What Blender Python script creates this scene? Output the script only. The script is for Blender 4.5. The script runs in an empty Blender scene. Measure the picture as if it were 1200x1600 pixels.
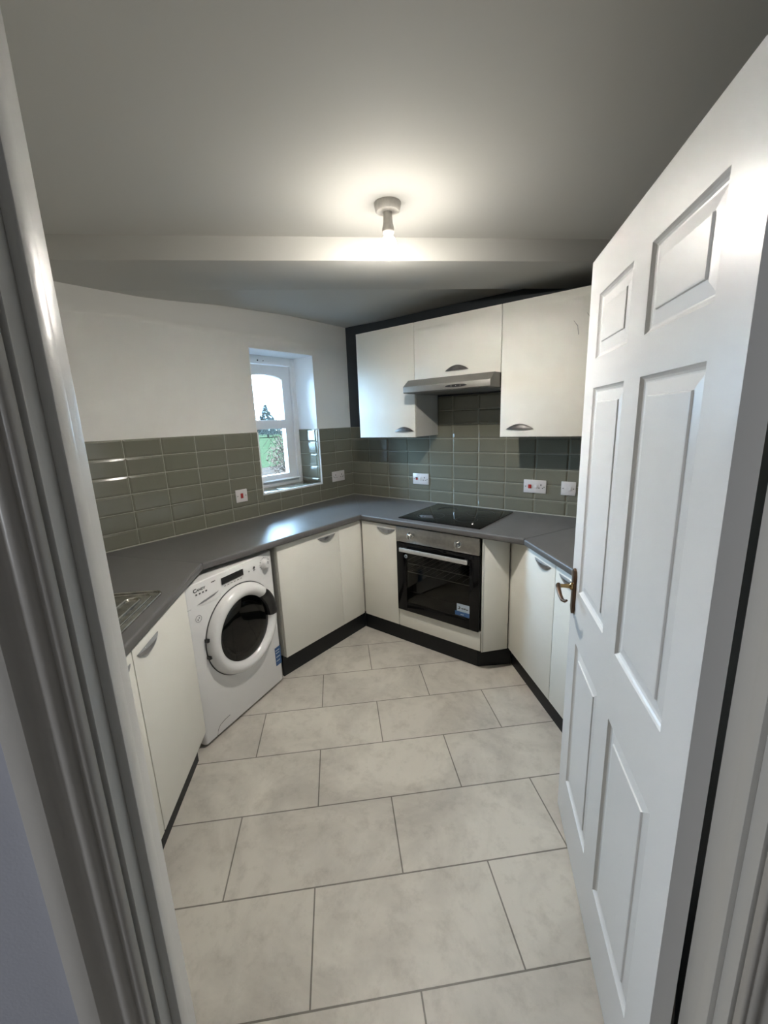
import bpy, bmesh, math, random
from mathutils import Vector, Matrix
random.seed(7)
C = bpy.context.scene.collection
sc = bpy.context.scene
R2 = math.sqrt(0.5)
PI = math.pi

# ------------------------------------------------------------------ materials
def srgb(r, g, b):
    f = lambda c: (c/255/12.92) if c/255 <= .04045 else ((c/255+.055)/1.055)**2.4
    return (f(r), f(g), f(b), 1)

def mat(name, col, rough=.5, metal=0., spec=.5, bump=None, emit=None, coat=0., trans=0., vary=None):
    m = bpy.data.materials.new(name); m.use_nodes = True
    nt = m.node_tree; b = nt.nodes['Principled BSDF']
    c = tuple(col) if len(col) == 4 else (*col, 1)
    b.inputs['Base Color'].default_value = c
    b.inputs['Roughness'].default_value = rough
    b.inputs['Metallic'].default_value = metal
    b.inputs['Specular IOR Level'].default_value = spec
    b.inputs['Coat Weight'].default_value = coat
    b.inputs['Coat Roughness'].default_value = .05
    b.inputs['Transmission Weight'].default_value = trans
    if emit:
        b.inputs['Emission Color'].default_value = (*emit[0], 1)
        b.inputs['Emission Strength'].default_value = emit[1]
    tc = nt.nodes.new('ShaderNodeTexCoord')
    if bump:
        scale, strength, dist = bump
        n = nt.nodes.new('ShaderNodeTexNoise'); n.inputs['Scale'].default_value = scale
        n.inputs['Detail'].default_value = 4
        bp = nt.nodes.new('ShaderNodeBump'); bp.inputs['Strength'].default_value = strength
        bp.inputs['Distance'].default_value = dist
        nt.links.new(tc.outputs['Object'], n.inputs['Vector'])
        nt.links.new(n.outputs['Fac'], bp.inputs['Height'])
        nt.links.new(bp.outputs['Normal'], b.inputs['Normal'])
    if vary:
        scale, c2 = vary[0], vary[1]
        n = nt.nodes.new('ShaderNodeTexNoise'); n.inputs['Scale'].default_value = scale
        n.inputs['Detail'].default_value = 6
        mx = nt.nodes.new('ShaderNodeMix'); mx.data_type = 'RGBA'
        mx.inputs[6].default_value = c; mx.inputs[7].default_value = (*c2[:3], 1)
        rp = nt.nodes.new('ShaderNodeMapRange')
        rp.inputs[1].default_value = .35; rp.inputs[2].default_value = .65
        nt.links.new(tc.outputs['Object'], n.inputs['Vector'])
        nt.links.new(n.outputs['Fac'], rp.inputs[0])
        nt.links.new(rp.outputs[0], mx.inputs[0])
        nt.links.new(mx.outputs[2], b.inputs['Base Color'])
    return m

M = {}
M['wall'] = mat('matt_white_paint', (.74, .725, .69), .75, bump=(260, .12, .002), vary=(1.5, (.72, .705, .67)))
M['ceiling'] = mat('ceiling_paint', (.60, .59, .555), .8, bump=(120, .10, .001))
M['slate'] = mat('dark_slate_paint', (.030, .037, .044), .6, bump=(260, .15, .002))
M['hallwall'] = mat('pale_blue_grey_paint', (.60, .615, .70), .8, bump=(260, .2, .0015))
M['halldark'] = mat('bounce_cut_grey', (.20, .195, .19), .8, bump=(220, .3, .003))  # unseen hall walls darkened to cut light bounced onto door edge and architrave
M['architrave'] = mat('shaded_white_gloss', (.60, .575, .54), .30, bump=(40, .2, .004))  # the lining's white gloss with the dim hall side put into its colour
M['gloss'] = mat('white_gloss_paint', (.76, .75, .72), .28, bump=(55, .12, .004))
M['doorpaint'] = mat('white_door_paint', (.74, .74, .735), .34, bump=(120, .06, .002))
M['cab'] = mat('off_white_cabinet_front', (.80, .785, .72), .58, bump=(400, .03, .001), vary=(3, (.785, .77, .705)))
M['cabin'] = mat('white_carcass_board', (.64, .63, .59), .45, vary=(4, (.61, .60, .56)))
M['plinth'] = mat('charcoal_plinth', (.006, .0075, .009), .5, spec=.3, vary=(6, (.008, .0095, .011)))
M['tile'] = mat('sage_green_glazed_tile', (.172, .170, .132), .10, spec=.5, vary=(2.3, (.160, .160, .124)))
M['grout'] = mat('pale_grout', (.42, .42, .36), .85, bump=(300, .2, .001))
M['worktop'] = mat('dark_grey_laminate', (.114, .111, .110), .38, bump=(500, .06, .0008), vary=(14, (.12, .117, .115)))
M['strip'] = mat('worktop_joint_strip', (.10, .10, .105), .3, metal=.5, vary=(30, (.12, .12, .12)))
M['steel'] = mat('brushed_steel', (.42, .41, .39), .32, metal=1., vary=(60, (.36, .355, .34)))
M['hoodgrey'] = mat('silver_grey_paint_metal', (.20, .195, .18), .42, metal=.35, vary=(5, (.19, .185, .17)))
M["handle"] = mat("satin_grey_handle", (.44, .46, .50), .26, metal=.85, vary=(20, (.33, .34, .37)))
M['alu'] = mat('bright_aluminium', (.72, .72, .71), .38, metal=.6, vary=(60, (.66, .66, .65)))
M['chrome'] = mat('chrome', (.62, .62, .61), .12, metal=1., vary=(20, (.58, .58, .57)))
M['sinksteel'] = mat('stainless_sink', (.68, .66, .60), .24, metal=1., vary=(30, (.45, .44, .41)))
M['blackglass'] = mat('black_glass', (.003, .003, .0035), .06, spec=.2, vary=(3, (.005, .005, .005)))
M['hob'] = mat('black_ceramic_glass', (.004, .004, .0045), .06, spec=.28, vary=(3, (.008, .008, .008)))
M['black'] = mat('black_plastic', (.010, .010, .011), .35, vary=(9, (.013, .013, .014)))
M['dark'] = mat('dark_enamel', (.10, .10, .09), .4, vary=(5, (.038, .038, .036)))
M['appliance'] = mat('white_enamel', (.80, .795, .79), .22, vary=(2, (.785, .78, .775)))
M['plastic'] = mat('white_plastic', (.66, .63, .62), .3, vary=(20, (.64, .61, .60)))
M['red'] = mat('red_switch', (.42, .025, .02), .35, vary=(20, (.36, .02, .018)))
M['ink'] = mat('printed_dark_grey', (.03, .03, .033), .5, vary=(20, (.07, .07, .07)))
M['blue'] = mat('blue_sticker', (.022, .085, .22), .35, vary=(60, (.03, .10, .26)))
M['palesticker'] = mat('pale_sticker', (.45, .52, .60), .35, vary=(60, (.40, .48, .56)))
M['brass'] = mat('aged_brass', (.42, .29, .13), .22, metal=1., vary=(40, (.30, .20, .09)))
M['brownbrass'] = mat('tarnished_bronze', (.13, .075, .045), .30, metal=.8, vary=(40, (.09, .05, .03)))
M['upvc'] = mat('white_window_paint', (.84, .86, .88), .35, vary=(9, (.81, .83, .85)))
M['grass'] = mat('lawn_grass', (.0125, .0170, .0085), .9, vary=(1.2, (.017, .0195, .0105)), bump=(12, .5, .05))
M['paving'] = mat('pale_paving', (.0250, .0180, .0140), .8, vary=(1.5, (.019, .0145, .0118)))
M['fir'] = mat('blue_green_fir', (.018, .021, .019), .8, vary=(3, (.024, .026, .022)))
M['twig'] = mat('bush_twigs', (.012, .009, .0072), .8, vary=(9, (.017, .0125, .0095)))
M['leaf'] = mat('greyish_bush_leaves', (.032, .022, .0165), .7, vary=(4, (.050, .034, .025)))
M['hedge'] = mat('distant_hedge_leaves', (.018, .018, .0175), .8, vary=(2, (.022, .022, .020)))
M['void'] = mat('painted_gap_shade', (.015, .014, .013), .7, vary=(5, (.09, .08, .07)))  # near-black colour holding the shade of the gap under the worktop
M['lampplastic'] = mat('cream_lamp_plastic', (.80, .76, .70), .35, vary=(30, (.60, .56, .50)))
M['smudge'] = mat('grey_scuff', (.33, .32, .30), .6, vary=(50, (.48, .47, .43)))
BULB = 480.0
HALL = 12.0
LEDW = 10.0
M['bulb'] = mat('lit_bulb_glass', (.9, .88, .82), .3, emit=((1., .945, .86), BULB))
def led_dome(m):      # an LED lamp gives most of its light from the lower dome, little from its collar
    nt = m.node_tree; tc = nt.nodes.new('ShaderNodeTexCoord'); sp = nt.nodes.new('ShaderNodeSeparateXYZ')
    mr = nt.nodes.new('ShaderNodeMapRange'); mr.interpolation_type = 'SMOOTHSTEP'
    for i, v in ((1, -.138), (2, -.178), (3, BULB*.05), (4, BULB)): mr.inputs[i].default_value = v
    nt.links.new(tc.outputs['Object'], sp.inputs[0]); nt.links.new(sp.outputs[2], mr.inputs[0])
    nt.links.new(mr.outputs[0], nt.nodes['Principled BSDF'].inputs['Emission Strength'])
led_dome(M['bulb'])

for k_ in ('grass', 'paving', 'fir', 'twig', 'leaf', 'hedge'): M[k_].node_tree.nodes['Principled BSDF'].inputs['Specular IOR Level'].default_value = 0
def glass_mat(name, tint, gloss=1.):
    m = bpy.data.materials.new(name); m.use_nodes = True
    nt = m.node_tree; nt.nodes.remove(nt.nodes['Principled BSDF'])
    out = nt.nodes['Material Output']
    t = nt.nodes.new('ShaderNodeBsdfTransparent'); t.inputs[0].default_value = (*tint, 1)
    g = nt.nodes.new('ShaderNodeBsdfGlossy'); g.inputs['Roughness'].default_value = .02
    g.inputs[0].default_value = (gloss, gloss, gloss, 1)
    f = nt.nodes.new('ShaderNodeFresnel'); f.inputs[0].default_value = 1.45
    x = nt.nodes.new('ShaderNodeMixShader')
    nt.links.new(f.outputs[0], x.inputs[0]); nt.links.new(t.outputs[0], x.inputs[1])
    nt.links.new(g.outputs[0], x.inputs[2]); nt.links.new(x.outputs[0], out.inputs[0])
    return m
M['pane'] = glass_mat('clear_window_glass', (.94, .97, .97))
M['tinted'] = glass_mat('smoked_oven_glass', (.72, .72, .69), .45)
M['porthole'] = glass_mat('washer_porthole_glass', (.35, .36, .36))

def floor_mat():
    m = bpy.data.materials.new('beige_grey_stone_floor_tiles'); m.use_nodes = True
    nt = m.node_tree; b = nt.nodes['Principled BSDF']; N = nt.nodes.new; L = nt.links.new
    tc = N('ShaderNodeTexCoord'); sp = N('ShaderNodeSeparateXYZ'); L(tc.outputs['Object'], sp.inputs[0])
    def mth(op, a, bb):
        n = N('ShaderNodeMath'); n.operation = op
        for i, v in enumerate((a, bb)):
            if isinstance(v, (int, float)): n.inputs[i].default_value = v
            else: L(v, n.inputs[i])
        return n.outputs[0]
    u = mth('MULTIPLY', mth('ADD', sp.outputs[0], sp.outputs[1]), R2)
    v = mth('MULTIPLY', mth('SUBTRACT', sp.outputs[0], sp.outputs[1]), R2)
    u = mth('ADD', u, .61*20); v = mth('ADD', v, -2.588+.306*40)
    cb = N('ShaderNodeCombineXYZ'); L(u, cb.inputs[0]); L(v, cb.inputs[1])
    br = N('ShaderNodeTexBrick'); L(cb.outputs[0], br.inputs['Vector'])
    br.offset = .5; br.offset_frequency = 2
    br.inputs['Scale'].default_value = 1; br.inputs['Brick Width'].default_value = .61
    br.inputs['Row Height'].default_value = .306; br.inputs['Mortar Size'].default_value = .0028
    br.inputs['Mortar Smooth'].default_value = .2
    br.inputs['Color1'].default_value = (.60, .567, .512, 1); br.inputs['Color2'].default_value = (.56, .527, .478, 1)
    br.inputs['Mortar'].default_value = (.20, .185, .16, 1)
    n1 = N('ShaderNodeTexNoise'); n1.inputs['Scale'].default_value = 2.6; n1.inputs['Detail'].default_value = 9
    n1.inputs['Roughness'].default_value = .62; n1.inputs['Distortion'].default_value = .6
    L(tc.outputs['Object'], n1.inputs['Vector'])
    r1 = N('ShaderNodeValToRGB'); r1.color_ramp.elements[0].position = .36; r1.color_ramp.elements[1].position = .58
    r1.color_ramp.elements[0].color = (.78, .775, .77, 1); r1.color_ramp.elements[1].color = (1.04, 1.04, 1.03, 1)
    L(n1.outputs['Fac'], r1.inputs[0])
    n2 = N('ShaderNodeTexNoise'); n2.inputs['Scale'].default_value = 14; n2.inputs['Detail'].default_value = 8
    n2.inputs['Roughness'].default_value = .7; L(tc.outputs['Object'], n2.inputs['Vector'])
    r2 = N('ShaderNodeValToRGB'); r2.color_ramp.elements[0].position = .3; r2.color_ramp.elements[1].position = .5
    r2.color_ramp.elements[0].color = (.78, .77, .76, 1); r2.color_ramp.elements[1].color = (1, 1, 1, 1)
    L(n2.outputs['Fac'], r2.inputs[0])
    m1 = N('ShaderNodeMix'); m1.data_type = 'RGBA'; m1.blend_type = 'MULTIPLY'; m1.inputs[0].default_value = 1
    L(br.outputs['Color'], m1.inputs[6]); L(r1.outputs[0], m1.inputs[7])
    m2 = N('ShaderNodeMix'); m2.data_type = 'RGBA'; m2.blend_type = 'MULTIPLY'; m2.inputs[0].default_value = .8
    L(m1.outputs[2], m2.inputs[6]); L(r2.outputs[0], m2.inputs[7])
    L(m2.outputs[2], b.inputs['Base Color'])
    b.inputs['Roughness'].default_value = .42; b.inputs['Specular IOR Level'].default_value = .4
    bp = N('ShaderNodeBump'); bp.inputs['Strength'].default_value = .5; bp.inputs['Distance'].default_value = .002
    inv = mth('SUBTRACT', 1, br.outputs['Fac']); h = mth('ADD', inv, mth('MULTIPLY', n2.outputs['Fac'], .25))
    L(h, bp.inputs['Height']); L(bp.outputs[0], b.inputs['Normal'])
    return m
M['floor'] = floor_mat()

# ------------------------------------------------------------------ mesh builder
class MB:
    def __init__(s): s.v = []; s.f = []; s.m = []
    def add(s, vs, fs, mi=0):
        o = len(s.v); s.v += [tuple(p) for p in vs]
        for f in fs: s.f.append(tuple(i+o for i in f)); s.m.append(mi)
        return s
    def box(s, x0, x1, y0, y1, z0, z1, mi=0):
        if x0 > x1: x0, x1 = x1, x0
        if y0 > y1: y0, y1 = y1, y0
        if z0 > z1: z0, z1 = z1, z0
        vs = [(x, y, z) for z in (z0, z1) for x, y in ((x0, y0), (x1, y0), (x1, y1), (x0, y1))]
        return s.add(vs, [(3, 2, 1, 0), (4, 5, 6, 7), (0, 1, 5, 4), (1, 2, 6, 5), (2, 3, 7, 6), (3, 0, 4, 7)], mi)
    def prism(s, poly, z0, z1, mi=0):
        n = len(poly)
        a = sum(poly[i][0]*poly[(i+1) % n][1]-poly[(i+1) % n][0]*poly[i][1] for i in range(n))
        if a < 0: poly = poly[::-1]
        vs = [(x, y, z0) for x, y in poly]+[(x, y, z1) for x, y in poly]
        fs = [tuple(range(n))[::-1], tuple(range(n, 2*n))]+[(i, (i+1) % n, n+(i+1) % n, n+i) for i in range(n)]
        return s.add(vs, fs, mi)
    def extr(s, prof, axis, a, b, mi=0):
        """closed profile (p,q) swept along an axis: 'x': (y,z)  'y': (x,z)  'z': (x,y)"""
        n = len(prof)
        def P(t, p, q): return {'x': (t, p, q), 'y': (p, t, q), 'z': (p, q, t)}[axis]
        vs = [P(a, *p) for p in prof]+[P(b, *p) for p in prof]
        fs = [tuple(range(n))[::-1], tuple(range(n, 2*n))]+[(i, (i+1) % n, n+(i+1) % n, n+i) for i in range(n)]
        return s.add(vs, fs, mi)
    def cyl(s, p0, p1, r0, r1=None, n=24, mi=0, cap=True):
        r1 = r0 if r1 is None else r1
        p0 = Vector(p0); p1 = Vector(p1); d = (p1-p0).normalized()
        a = Vector((0, 0, 1)) if abs(d.z) < .9 else Vector((1, 0, 0))
        e = d.cross(a).normalized(); g = d.cross(e)
        vs = [p0+(e*math.cos(2*PI*i/n)+g*math.sin(2*PI*i/n))*r0 for i in range(n)]
        vs += [p1+(e*math.cos(2*PI*i/n)+g*math.sin(2*PI*i/n))*r1 for i in range(n)]
        fs = [(i, (i+1) % n, n+(i+1) % n, n+i) for i in range(n)]
        if cap: fs += [tuple(range(n))[::-1], tuple(range(n, 2*n))]
        return s.add(vs, fs, mi)
    def lathe(s, prof, c, axis='z', n=48, mi=0, closed=False):
        """prof: (r,h) list about an axis through c. axis 'y' : h goes to -y (out of a front)"""
        vs = []
        for r, h in prof:
            for i in range(n):
                t = 2*PI*i/n; a, b = r*math.cos(t), r*math.sin(t)
                if axis == 'z': vs.append((c[0]+a, c[1]+b, c[2]+h))
                elif axis == 'y': vs.append((c[0]+a, c[1]-h, c[2]+b))
        k = len(prof); fs = []
        for j in range(k-1 if not closed else k):
            j2 = (j+1) % k
            for i in range(n):
                i2 = (i+1) % n
                fs.append((j*n+i, j*n+i2, j2*n+i2, j2*n+i))
        return s.add(vs, fs, mi)
    def tube(s, pts, r, n=10, mi=0, flat=1.):
        pts = [Vector(p) for p in pts]; rs = r if isinstance(r, (list, tuple)) else [r]*len(pts)
        vs = []; up = Vector((0, 0, 1))
        for i, p in enumerate(pts):
            d = (pts[min(i+1, len(pts)-1)]-pts[max(i-1, 0)]).normalized()
            u = up if abs(d.dot(up)) < .95 else Vector((1, 0, 0))
            e = d.cross(u).normalized(); g = e.cross(d).normalized()
            for k in range(n):
                t = 2*PI*k/n; vs.append(p+e*math.cos(t)*rs[i]+g*math.sin(t)*rs[i]*flat)
        fs = []
        for i in range(len(pts)-1):
            for k in range(n):
                k2 = (k+1) % n; fs.append((i*n+k, i*n+k2, (i+1)*n+k2, (i+1)*n+k))
        fs += [tuple(range(n))[::-1], tuple(range((len(pts)-1)*n, len(pts)*n))]
        return s.add(vs, fs, mi)
    def build(s, name, m, parent=None, bevel=0, seg=2, smooth=False, tf=None, angle=35):
        me = bpy.data.meshes.new(name)
        me.from_pydata(s.v, [], s.f)
        ms = m if isinstance(m, (list, tuple)) else [m]
        for x in ms: me.materials.append(M[x])
        for p, i in zip(me.polygons, s.m): p.material_index = i
        if tf is not None: me.transform(tf)
        bm = bmesh.new(); bm.from_mesh(me)
        bmesh.ops.recalc_face_normals(bm, faces=bm.faces)
        if bevel:
            es = [e for e in bm.edges if len(e.link_faces) == 2 and e.calc_face_angle(0) > math.radians(30)]
            bmesh.ops.bevel(bm, geom=es, offset=bevel, segments=seg, profile=.5, affect='EDGES', clamp_overlap=True)
        if smooth or bevel:
            for f in bm.faces: f.smooth = True
            for e in bm.edges:
                if len(e.link_faces) == 2 and e.calc_face_angle(0) > math.radians(angle): e.smooth = False
        bm.to_mesh(me); bm.free()
        o = bpy.data.objects.new(name, me); C.objects.link(o)
        if parent: o.parent = parent
        return o

def tag(o, label=None, cat=None, group=None, kind=None):
    if label: o['label'] = label
    if cat: o['category'] = cat
    if group: o['group'] = group
    if kind: o['kind'] = kind
    return o
def thing(name, label, cat, loc=(0, 0, 0), rot=0., group=None):
    o = bpy.data.objects.new(name, None); C.objects.link(o)
    o.location = loc; o.rotation_euler = (0, 0, math.radians(rot)); o.empty_display_size = .05
    return tag(o, label, cat, group)
def struct(name, mb, m, label=None, loc=None, rot=0, parent=None, **k):
    o = mb.build(name, m, parent, **k)
    if parent is None:
        o['kind'] = 'structure'
        if label: o['label'] = label
    if loc: o.location = loc; o.rotation_euler = (0, 0, math.radians(rot))
    return o
def text(name, body, size, m, parent, mtx, extrude=.0002, align='LEFT'):
    cu = bpy.data.curves.new(name, 'FONT'); cu.body = body; cu.size = size; cu.extrude = extrude
    cu.align_x = align; cu.offset = size*.035
    t = bpy.data.objects.new(name+'_c', cu); C.objects.link(t)
    dg = bpy.context.evaluated_depsgraph_get()
    me = bpy.data.meshes.new_from_object(t.evaluated_get(dg)); bpy.data.objects.remove(t)
    me.transform(mtx); me.materials.clear(); me.materials.append(M[m])
    o = bpy.data.objects.new(name, me); C.objects.link(o); o.parent = parent
    return o
def FRONT(x, y, z, sx=1., shear=0.):   # text standing on a front that looks to local -y
    m = Matrix(((sx, shear, 0, x), (0, 0, -1, y), (0, 1, 0, z), (0, 0, 0, 1)))
    return m

# ------------------------------------------------------------------ camera (solved from the tile grid)
cam = bpy.data.cameras.new('camera'); co = bpy.data.objects.new('camera', cam); C.objects.link(co)
right = Vector((.78499426, .61837952, -.03729319)); down = Vector((.10629965, -.19375752, -.97527350)); fwd = Vector((-.61031500, .76161985, -.21783207))
mw = Matrix.Identity(4)
for i in range(3):
    mw[i][0] = right[i]; mw[i][1] = -down[i]; mw[i][2] = -fwd[i]
mw[0][3], mw[1][3], mw[2][3] = 2.52465, -2.72617, 1.55022
co.matrix_world = mw
cam.sensor_fit = 'VERTICAL'; cam.sensor_height = 36; cam.lens = 645.32*36/1600
cam.clip_start = .02; cam.clip_end = 500
sc.camera = co

# ------------------------------------------------------------------ the room
def su(s, u):      # s = x+y , u = (x-y)/sqrt2
    return ((s+u/R2)/2, (s-u/R2)/2)
CEIL, SOF = 2.34, 2.245
DW = 4.56                         # doorway wall, kitchen face: x-y = DW
T = .0775
# window opening in the left wall
WY0, WY1, WZ0, WZ1 = -.965, -.39, 1.06, 2.06
WT = .30
mb = MB()
mb.box(-WT, 0, -2.2, WY0, 0, 2.6); mb.box(-WT, 0, WY1, .3, 0, 2.6)
mb.box(-WT, 0, WY0, WY1, 0, WZ0-.010); mb.box(-WT, 0, WY0, WY1, WZ1, 2.6)
struct('wall_left', mb, 'wall', 'white painted wall with the small window')
struct('wall_back', MB().box(0, 2.3, 0, .2, 0, 2.6), 'slate', 'dark slate painted wall behind the wall cabinets')
# diagonal walls
n_ = (R2, R2)
def diag(s0, u0, u1, out, z0, z1):
    a = su(s0, u0); b = su(s0, u1); t = .15*out
    return [a, b, (b[0]+t*R2, b[1]+t*R2), (a[0]+t*R2, a[1]+t*R2)]
XR = 2.602
struct('wall_right', MB().prism([(2.03, .02), (XR, -(XR-2.05)), (XR, -1.958), (XR+.12, -1.84), (XR+.12, .02)], 0, 2.6), 'slate', 'dark slate wall at the right of the kitchen behind the open door')
struct('wall_sink', MB().prism(diag(-2.05, 2.05*R2-.02, 3.45, -1, 0, 1), 0, 2.6), 'wall', 'angled wall behind the sink')
# doorway frame of reference
Pd = (1.989, -2.571, 0)
DWID = .845
HEAD = 1.995
mb = MB()
mb.box(-1.06, -.03, -T, 0, 0, 2.6, 0); mb.box(DWID+.03, 1.88, -T, 0, 0, 2.6, 0); mb.box(-.03, DWID+.03, -T, 0, HEAD+.03, 2.6, 0)
struct('wall_doorway', mb, 'wall', 'thin wall around the doorway', loc=Pd, rot=45)
# hall side skin of that wall and the hall itself
mb = MB()
mb.box(-2.36, -.03, -T-.004, -T, 0, 2.4); mb.box(DWID+.03, 1.88, -T-.004, -T, 0, 2.4); mb.box(-.03, DWID+.03, -T-.004, -T, HEAD+.03, 2.4)
struct('wall_hall', mb, 'hallwall', 'pale blue grey hall wall beside the door frame', loc=Pd, rot=45)
HL = 1.9
mb = MB()
mb.box(1.88, 1.98, -T-HL, -T, 0, 2.4); mb.box(-2.36, 1.98, -T-HL-.1, -T-HL, 0, 2.4)
# left end wall of the hall
mb.box(-2.36, -2.26, -T-HL, -T, 0, 2.4)
struct('wall_hall_far', mb, 'halldark', 'hall walls behind the camera', loc=Pd, rot=45)
# floor
a = su(-2.3, 3.4)
struct('floor', MB().prism([(-.05, .05), (2.2, .05), (4.9, -2.75), (2.9, -5.4), (1.0, -6.2), (-1.2, -4.2), (-.3, -2.2)], -.1, 0), 'floor', 'beige grey stone look floor tiles laid diagonally')
# ceilings
mb = MB()
mb.prism([(.16-.1, -2.21-.1), (2.21+.1, -.16+.1), (4.9, -2.6), (1.0, -6.5), (-1.5, -4.1), (.06, -2.5)], CEIL, CEIL+.08)
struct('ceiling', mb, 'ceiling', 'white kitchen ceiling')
# beam soffit between y-x = -1.78 and y-x = -2.37
mb = MB()
def line(k, s): return ((s+k)/2, (s-k)/2)      # x-y = k , x+y = s
mb.prism([line(1.785, -2.3), line(2.37, -2.3), line(2.37, 2.3), line(1.785, 2.3)], SOF, CEIL+.1)
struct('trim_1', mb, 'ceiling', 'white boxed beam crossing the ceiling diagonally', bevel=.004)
# the far ceiling triangle, sagging softly along the left wall
def zc(x, y):
    pts = [(-1.9, 2.2455), (-1.64, 2.247), (-1.48, 2.256), (-1.155, 2.287), (-.6, 2.313), (0, 2.311)]
    yy = max(-1.9, min(0, y))
    for (a0, b0), (a1, b1) in zip(pts, pts[1:]):
        if a0 <= yy <= a1:
            t = (yy-a0)/(a1-a0); z = b0+(b1-b0)*t; break
    w = min(1, max(0, x)/.42); w = w*w*(3-2*w)
    return z*(1-w)+2.302*w
mb = MB(); n = 40; idx = {}
vs = []; fs = []
for i in range(n+1):
    for j in range(n+1):
        x = -.02+2.2*i/n; y = .02-2.2*j/n
        idx[i, j] = len(vs); vs.append((x, y, zc(x, y)))
for i in range(n):
    for j in range(n):
        cx = -.02+2.2*(i+.5)/n; cy = .02-2.2*(j+.5)/n
        if cx-cy < 1.95: fs.append((idx[i, j], idx[i+1, j], idx[i+1, j+1], idx[i, j+1]))
mb.add(vs, fs)
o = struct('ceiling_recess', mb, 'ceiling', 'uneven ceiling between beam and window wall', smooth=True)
o.modifiers.new('solid', 'SOLIDIFY').thickness = .03; o.modifiers['solid'].offset = 1

# ------------------------------------------------------------------ tiles (bevelled metro tiles, one mesh per wall panel)
G = .0013
def sub_rect(r, h):
    x0, x1, z0, z1 = r; a0, a1, b0, b1 = h
    if x1 <= a0 or x0 >= a1 or z1 <= b0 or z0 >= b1: return [r]
    out = []
    if x0 < a0: out.append((x0, a0, z0, z1))
    if x1 > a1: out.append((a1, x1, z0, z1))
    m0, m1 = max(x0, a0), min(x1, a1)
    if z0 < b0: out.append((m0, m1, z0, b0))
    if z1 > b1: out.append((m0, m1, b1, z1))
    return out
ROWS = [.9065]+[.998+.1*i for i in range(8)]
def tiles(mb, x0, x1, off, rows, hole=None, zmax=1.4985, bev=.011):
    """tiles on the plane y=0 facing -y; x joints at off + k*.202"""
    k0 = math.floor((x0-off)/.202)
    cells = []
    k = k0
    while off+.202*k < x1:
        for r0, r1 in zip(rows, rows[1:]):
            a, b = max(x0, off+.202*k), min(x1, off+.202*(k+1)); c, d = r0, min(r1, zmax)
            if b-a > .004 and d-c > .004:
                full = (off+.202*k, off+.202*(k+1), r0, r1)
                for q in (sub_rect((a, b, c, d), hole) if hole else [(a, b, c, d)]):
                    if q[1]-q[0] > .005 and q[3]-q[2] > .005: cells.append((q, full))
        k += 1
    for (a, b, c, d), f in cells:
        mb.box(a, b, -.0065, 0, c, d, 1)
        a2, b2, c2, d2 = a+G, b-G, c+G, d-G
        m = min(bev, (b2-a2)*.3, (d2-c2)*.3)
        il = a+m if abs(a-f[0]) < 1e-6 else a2; ir = b-m if abs(b-f[1]) < 1e-6 else b2
        ib = c+m if abs(c-f[2]) < 1e-6 else c2; it = d-m if abs(d-f[3]) < 1e-6 else d2
        y0, y1, y2 = -.004, -.0075, -.0105
        vs = [(a2, y0, c2), (b2, y0, c2), (b2, y0, d2), (a2, y0, d2), (a2, y1, c2), (b2, y1, c2), (b2, y1, d2), (a2, y1, d2),
              (il, y2, ib), (ir, y2, ib), (ir, y2, it), (il, y2, it)]
        fs = []
        for q in (0, 4):
            fs += [(q+i, q+(i+1) % 4, q+4+(i+1) % 4, q+4+i) for i in range(4)]
        fs.append((8, 9, 10, 11))
        mb.add(vs, fs, 0)
mb = MB(); tiles(mb, 0.010, 2.05, .009, ROWS[:7]); tiles(mb, .897, 1.503, .009, ROWS[6:9], zmax=1.775)
struct('trim_2', mb, ['tile', 'grout'], 'sage green metro tiles on the back wall below the wall cabinets')
# left wall: local x runs along +Y
mb = MB(); tiles(mb, -2.04, -.0005, -1.0195, ROWS[:7], hole=(WY0-.0, WY1, WZ0, 2.2))
struct('trim_3', mb, ['tile', 'grout'], 'sage green metro tiles on the window wall', loc=(0, 0, 0), rot=90)
mb = MB(); tiles(mb, .012, .765, .1, ROWS[:7])
x, y = su(2.05, 2.05*R2); struct('trim_4', mb, ['tile', 'grout'], 'sage green metro tiles on the angled right wall', loc=(x, y, 0), rot=-45)
mb = MB(); tiles(mb, 0, 1.72, .1, ROWS[:7])
x, y = su(-2.05, 3.18); struct('trim_5', mb, ['tile', 'grout'], 'sage green metro tiles on the angled wall behind the sink', loc=(x, y, 0), rot=135)
# reveal tiles + tiled sill + white edge beads
mb = MB(); tiles(mb, -.222, -.001, -.222, [1.062]+ROWS[2:7])
struct('trim_6', mb, ['tile', 'grout'], 'sage green tiles lining the lower right window reveal', loc=(0, WY1, 0), rot=0)
mb = MB(); tiles(mb, .001, .222, .02, [1.062]+ROWS[2:7])
struct('trim_7', mb, ['tile', 'grout'], 'sage green tiles lining the lower left window reveal', loc=(0, WY0, 0), rot=180)
mb = MB()
mb.box(-.222, -.001, WY0, WY1, 1.048, 1.052, 1)
for k in range(3):
    a0 = WY0+.012+k*.187; mb.box(-.218, -.006, a0, a0+.184, 1.050, 1.060, 0)
struct('trim_8', mb, ['tile', 'grout'], 'sage green tiles on the window sill', bevel=.002)
mb = MB()
mb.box(-.002, .011, WY0, WY1, 1.050, 1.0635)
mb.box(-.002, .011, WY0-.006, WY0+.0035, 1.050, 1.4985); mb.box(-.002, .011, WY1-.0035, WY1+.006, 1.050, 1.4985)
struct('trim_9', mb, 'upvc', 'white edging strip around the tiled window opening')
M['reveal'] = mat('daylit_reveal_white', (.90, .91, .92), .6, bump=(200, .1, .001))  # brighter than the wall paint: window light put into the colour
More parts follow.
